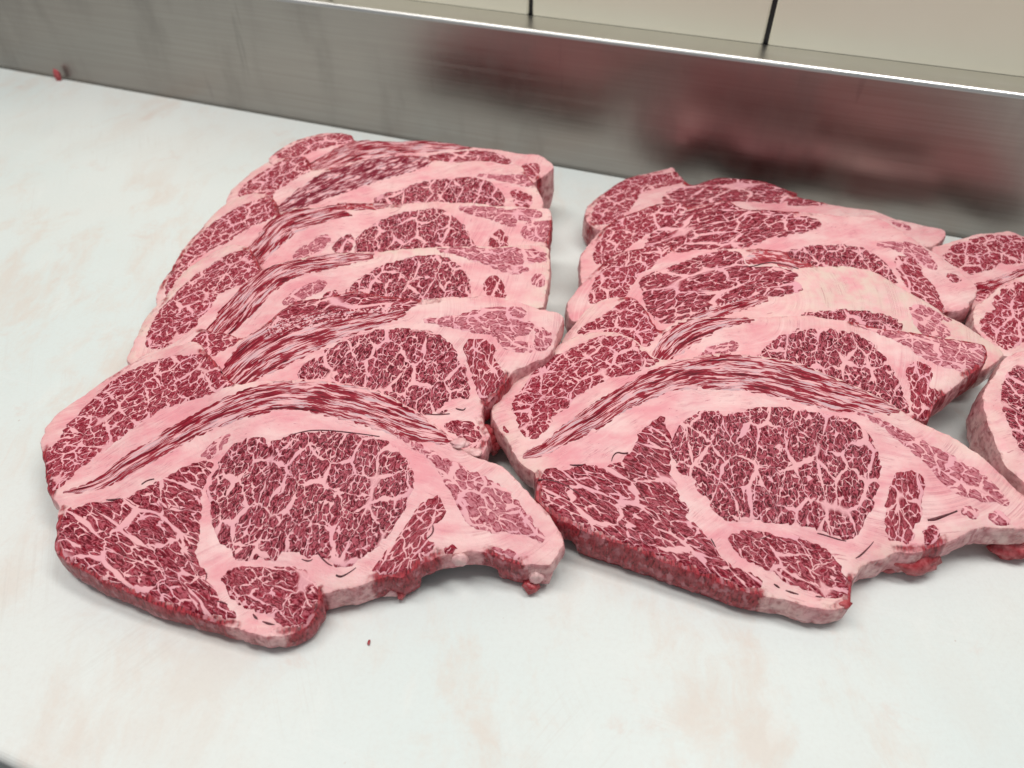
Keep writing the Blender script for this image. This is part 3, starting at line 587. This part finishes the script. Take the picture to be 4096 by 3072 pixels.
seam_strip(L6, "z1 1005,1235,4 1003,1260,8 1000,1280,3", "seam_gap_shade")
seam_strip(L6, "z1 645,745,3 675,722,8 715,714,4", "seam_gap_shade")
seam_strip(L5, "z2 862,324,6 880,330,10 905,334,7 915,322,4", "seam_gap_shade")
seam_strip(L5, "z2 690,354,3 760,360,6 828,354,4", "eye_seam")
seam_strip(R5, "z4 1120,1079,8 1160,1075,16 1210,1056,12 1250,1042,7 1282,1029,8", "seam_gap_shade")
seam_strip(R5, "z3 755,755,3 762,725,6 785,703,7 820,712,8 846,708,9", "seam_gap_shade")
seam_strip(R5, "z3 525,774,4 560,778,13 600,774,5", "seam_gap_shade")
seam_strip(R5, "z4 195,1182,7 220,1178,6 260,1160,3", "seam_gap_shade")
seam_strip(R5, "z4 270,1433,4 285,1442,12 302,1455,4", "seam_gap_shade")
seam_strip(R5, "z4 335,1468,4 370,1480,11 405,1490,4", "seam_gap_shade")
seam_strip(R5, "z4 500,1500,5 520,1503,9 538,1504,4", "seam_gap_shade")
seam_strip(R5, "z4 722,1290,3 750,1275,9 800,1225,5 820,1200,3", "seam_gap_shade")
seam_strip(R5, "z4 510,1153,3 530,1156,7 560,1165,5 620,1185,6 668,1196,3", "seam_gap_shade")
seam_strip(R5, "z3 1305,1183,3 1318,1205,7 1330,1228,3", "seam_gap_shade")
seam_strip(R5, "z3 350,856,8 420,858,9 500,885,7 580,940,7 630,978,4", "cut_line")
seam_strip(R3, "z7 1275,778,4 1340,776,9 1420,752,9 1480,745,14 1560,765,10 1650,790,4", "seam_gap_shade")
blob(L6, 'z2', "885,1160", .0045, 'tendon_end', M['tendon'], 3, sx=1., sy=.6, sz=1.)
blob(L6, 'z2', "560,1345", .0035, 'meat_shred', M['shred'], 5, z=.004, sx=.7, sy=1.1, sz=.8)
blob(L6, 'z2', "490,1325", .005, 'meat_shred', M['tendon'], 6, z=.005, sx=1.3, sy=.8, sz=.8)
blob(L6, 'z2', "1310,1250", .0045, 'fat_lump', M['tendon'], 8, z=.011, sx=1., sy=.8, sz=1.1)
blob(L6, 'z2', "1280,1300", .0048, 'meat_shred', M['shred'], 9, z=.005, sx=1., sy=.8, sz=.8)
blob(L6, 'z2', "885,515", .0045, 'fat_lump', M['tendon'], 11, sx=1.2, sy=.8, sz=.35)
blob(L5, 'z2', "1075,520", .006, 'meat_shred', M['shred'], 13, z=.012, sx=.8, sy=1.2, sz=1.)
blob(L5, 'z2', "1025,480", .007, 'meat_shred', M['shred'], 14, z=.018, sx=.9, sy=1.2, sz=1.)
blob(L5, 'z2', "950,570", .005, 'fat_lump', M['tendon'], 15, sx=1.2, sy=.7, sz=.5)
blob(R5, 'z4', "1040,1290", .010, 'meat_shred', M['shred'], 16, z=.010, sx=1.5, sy=.8, sz=.7)
blob(R5, 'z4', "900,1325", .006, 'meat_shred', M['shred'], 17, z=.005, sx=1.5, sy=.7, sz=.7)
blob(R5, 'z4', "1600,1225", .009, 'meat_shred', M['shred'], 18, z=.007, sx=1.5, sy=.8, sz=.7)
blob(R5, 'z4', "440,1585", .007, 'fat_lump', M['tendon'], 19, z=.006, sx=1.4, sy=.7, sz=.7)
blob(R5, 'z4', "655,1545", .0032, 'meat_shred', M['shred'], 20, z=.016, sx=1.3, sy=.8, sz=.7)

# ------------------------------------------------------------------ board, steel, wall
YAW = math.radians(-20.1)
wd = np.array([math.cos(YAW), math.sin(YAW)])        # along the wall, to the right
wn = np.array([-math.sin(YAW), math.cos(YAW)])       # away from the camera
p0 = unproject([[2048, 627.6]], lambda x, y: 0*x)[0]
DW = float(p0@wn)                                    # steel face distance
pf = unproject([[0, 3045]], lambda x, y: 0*x)[0]; DF = float(pf@wn)   # board's near edge
def W(a, d, z): return (wd[0]*a+wn[0]*d, wd[1]*a+wn[1]*d, z)

def board_mat():
    n = NT("white_plastic"); g = n.n('ShaderNodeNewGeometry').outputs['Position']
    c = n.mix(n.ss(n.noise(g, 3.2, 3), .35, .65), (.675, .725, .705), (.73, .745, .715))
    gw = n.vadd(g, n.vmul(n.noise(g, 9., 3, col=True), (.05, .09, 0)))
    st = n.noise(n.vmul(gw, (1.5, .75, 1)), 11., 10, .70)
    side = n.ss(n.noise(n.vadd(g, (.37, .2, 0)), 2.3, 2), .40, .58)
    c = n.mix(n.math('MULTIPLY', n.ss(st, .46, .64), n.math('MULTIPLY', n.math('ADD', side, .25), .44)), c, (.68, .555, .475))
    c = n.mix(n.math('MULTIPLY', n.ss(n.noise(gw, 17., 9, .7), .57, .72), .42), c, (.66, .49, .42))
    c = n.mix(n.math('MULTIPLY', n.ss(n.noise(n.vmul(gw, (2.2, .7, 1)), 26., 4, .6), .56, .70), .35), c, (.74, .76, .73))
    for rot, k in ((.35, 0.), (-.8, 5.), (1.2, 9.)):               # knife scuffs
        v = n.n('ShaderNodeMapping', {0: g, 2: (0, 0, rot), 1: (k, k, 0)}).outputs[0]
        sc = n.math('ABSOLUTE', n.math('SUBTRACT', n.noise(n.vmul(v, (3., 140., 1)), 1., 2, .5), .5))
        c = n.mix(n.math('MULTIPLY', n.ss(sc, .0, .02, 1, 0), n.ss(n.noise(v, 9., 3), .50, .66, 0, .22)), c, (.60, .565, .52) if k else (.78, .79, .77))
    fine = n.noise(g, 420., 3, .7)
    c = n.mix(n.ss(fine, .40, .75, 0, .12), c, (.55, .50, .46))
    sp_ = n.ss(n.noise(g, 160., 2), .76, .80)
    c = n.mix(n.math('MULTIPLY', sp_, .35), c, (.40, .25, .2))
    h = n.math('ADD', n.noise(n.vmul(g, (1, .25, 1)), 500., 4, .65), n.math('MULTIPLY', n.noise(n.vmul(g, (.1, 1, 1)), 300., 4), .8))
    return n.out(Base_Color=c, Roughness=n.ss(n.noise(g, 14., 4), .3, .7, .38, .52), Specular_IOR_Level=.4, Normal=n.bump(h, .00025, .35))
def rounded_bar(name, prof, a0, a1, mat, parent=None, seg=1):
    V = []; F = []; n = len(prof)
    for k in range(seg+1):
        a = a0+(a1-a0)*k/seg
        V += [W(a, d, z) for d, z in prof]
    for k in range(seg):
        for i in range(n):
            j = (i+1) % n; F.append((k*n+i, k*n+j, (k+1)*n+j, (k+1)*n+i))
    F += [tuple(range(n-1, -1, -1)), tuple(range(seg*n, seg*n+n))]
    return newobj(name, V, F, mat, parent, smooth=False)
def arc(cx, cz, r, a0, a1, n=6):
    return [(cx+r*math.cos(math.radians(a0+(a1-a0)*i/n)), cz+r*math.sin(math.radians(a0+(a1-a0)*i/n))) for i in range(n+1)]
bd = rounded_bar("cutting_board", arc(DF+.005, -.005, .005, 180, 90)+[(DW-.0035, 0)]+[(DW-.0015, -.002), (DW-.0015, -.03), (DF, -.03)], -1.6, 1.3, board_mat())
tag(bd, "large white plastic cutting board under all the steaks, faintly stained and scratched", "cutting board")

def steel_mat(lit=False):
    n = NT("lit_steel_rim" if lit else "brushed_steel"); g = n.n('ShaderNodeTexCoord').outputs['Object']
    # object axes: x along the wall, y away, z up
    br = n.noise(n.vmul(g, (6, 1, 420)), 1., 4, .7)
    sm = n.noise(n.vmul(g, (16, 1, 5)), 1., 5, .65)
    c = n.mix(n.ss(br, .3, .7), (.335, .310, .286), (.375, .350, .324))
    c = n.mix(n.ss(sm, .48, .75, 0, .45), c, (.26, .24, .22))
    drip = n.ss(n.noise(n.vmul(g, (55, 1, 7)), 1., 3, .6), .66, .74)
    c = n.mix(n.math('MULTIPLY', drip, .3), c, (.20, .19, .18))
    r = n.math('ADD', n.ss(br, .3, .7, .28, .33), n.ss(sm, .42, .72, 0, .12))
    h = n.math('ADD', br, n.math('MULTIPLY', n.noise(n.vmul(g, (16, 1, 10)), 1., 2), .0))
    if lit: c = n.mix(.8, c, (.80, .79, .76))  # same steel, paler on ledge and lip: brightness painted into the colour
    return n.out(Base_Color=c, Metallic=1., Roughness=r, Anisotropic=.35, Anisotropic_Rotation=.0, Normal=n.bump(h, .00003, .35))
HS = .128
pl = [(DW, -.03), (DW, HS-.004)] + arc(DW+.004, HS-.004, .004, 180, 90)[1:] + [(DW+.036, HS), (DW+.0365, -.03)]
V = []; F = []; n = len(pl); a0, a1 = -1.7, 1.4
for a in (a0, a1): V += [(a, d, z) for d, z in pl]
for i in range(n):
    j = (i+1) % n; F.append((i, j, n+j, n+i))
F += [tuple(range(n-1, -1, -1)), tuple(range(n, 2*n))]
stl = newobj("steel_backsplash", V, F, steel_mat(), None, smooth=False)
rim_mat = steel_mat(lit=True); stl.data.materials.append(rim_mat)
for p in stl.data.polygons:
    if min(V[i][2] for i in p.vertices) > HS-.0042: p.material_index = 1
stl.rotation_euler = (0, 0, YAW)
tag(stl, "low brushed stainless steel backsplash with a bright rounded top edge behind the steaks", "backsplash")

def tile_mat():
    n = NT("cream_panel"); g = n.n('ShaderNodeNewGeometry').outputs['Position']
    c = n.mix(n.ss(n.noise(g, 4., 4), .3, .7), (.86, .805, .64), (.89, .845, .69))
    return n.out(Base_Color=c, Roughness=.35, Normal=n.bump(n.noise(g, 40., 2), .001, .12))
wallm = plain("joint_black", (.010, .010, .010), (.02, .02, .02), 20, .6)
wall = rounded_bar("wall", [(DW+.0395, -.03), (DW+.09, -.03), (DW+.09, 1.0), (DW+.0395, 1.0)], -1.75, 1.45, wallm)
tag(wall, kind='structure')
tm = tile_mat(); wl = DW+.036
def joint(px):   # where a joint stands along the wall, at the ledge height
    p = unproject(px, lambda x, y: HS+0*x)[0]; return float(p@wd)
j1 = joint([[2121, 60]]); j2 = joint([[3059, 182]])
wid = j2-j1
edges = [j1+wid*k for k in range(-5, 4)]
for a, b in zip(edges[:-1], edges[1:]):
    g = .0022; d0 = wl+.0003; r = .0015; zt_, zb_ = 1.0, HS+.0002
    V = []
    for d, i in ((d0+.006, 0), (d0+r, 0), (d0, r)):
        V += [W(a+g+i, d, zb_), W(b-g-i, d, zb_), W(b-g-i, d, zt_), W(a+g+i, d, zt_)]
    F = [(8, 9, 10, 11)]
    for k in (0, 4):
        for i in range(4):
            j = (i+1) % 4; F.append((k+i, k+j, k+4+j, k+4+i))
    newobj("wall_panel", V, F, tm, wall, smooth=False)
fl = newobj("floor", [(-3, -3, -.9), (3, -3, -.9), (3, 3, -.9), (-3, 3, -.9)], [(0, 1, 2, 3)], plain("dark_floor", (.05, .05, .05), (.08, .075, .07), 3, .5))
tag(fl, kind='structure')

# ------------------------------------------------------------------ scraps on the board
def scrap(px, z, size, mat, seed, label, cat, sx, sy, sz, name):
    o = blob(None, 'F', px, size, name, mat, seed, z=z, sx=sx, sy=sy, sz=sz); tag(o, label, cat); return o
scrap("124,163", .006, .0055, M['shred'], 31, "small red meat scrap stuck against the foot of the steel at far left", "meat scrap", .7, .5, 1.5, "meat_scrap")
scrap("797,1388", .0006, .0012, M['shred'], 32, "tiny red crumb on bare board below the front left steak", "meat crumb", .6, 1.3, .6, "meat_crumb")
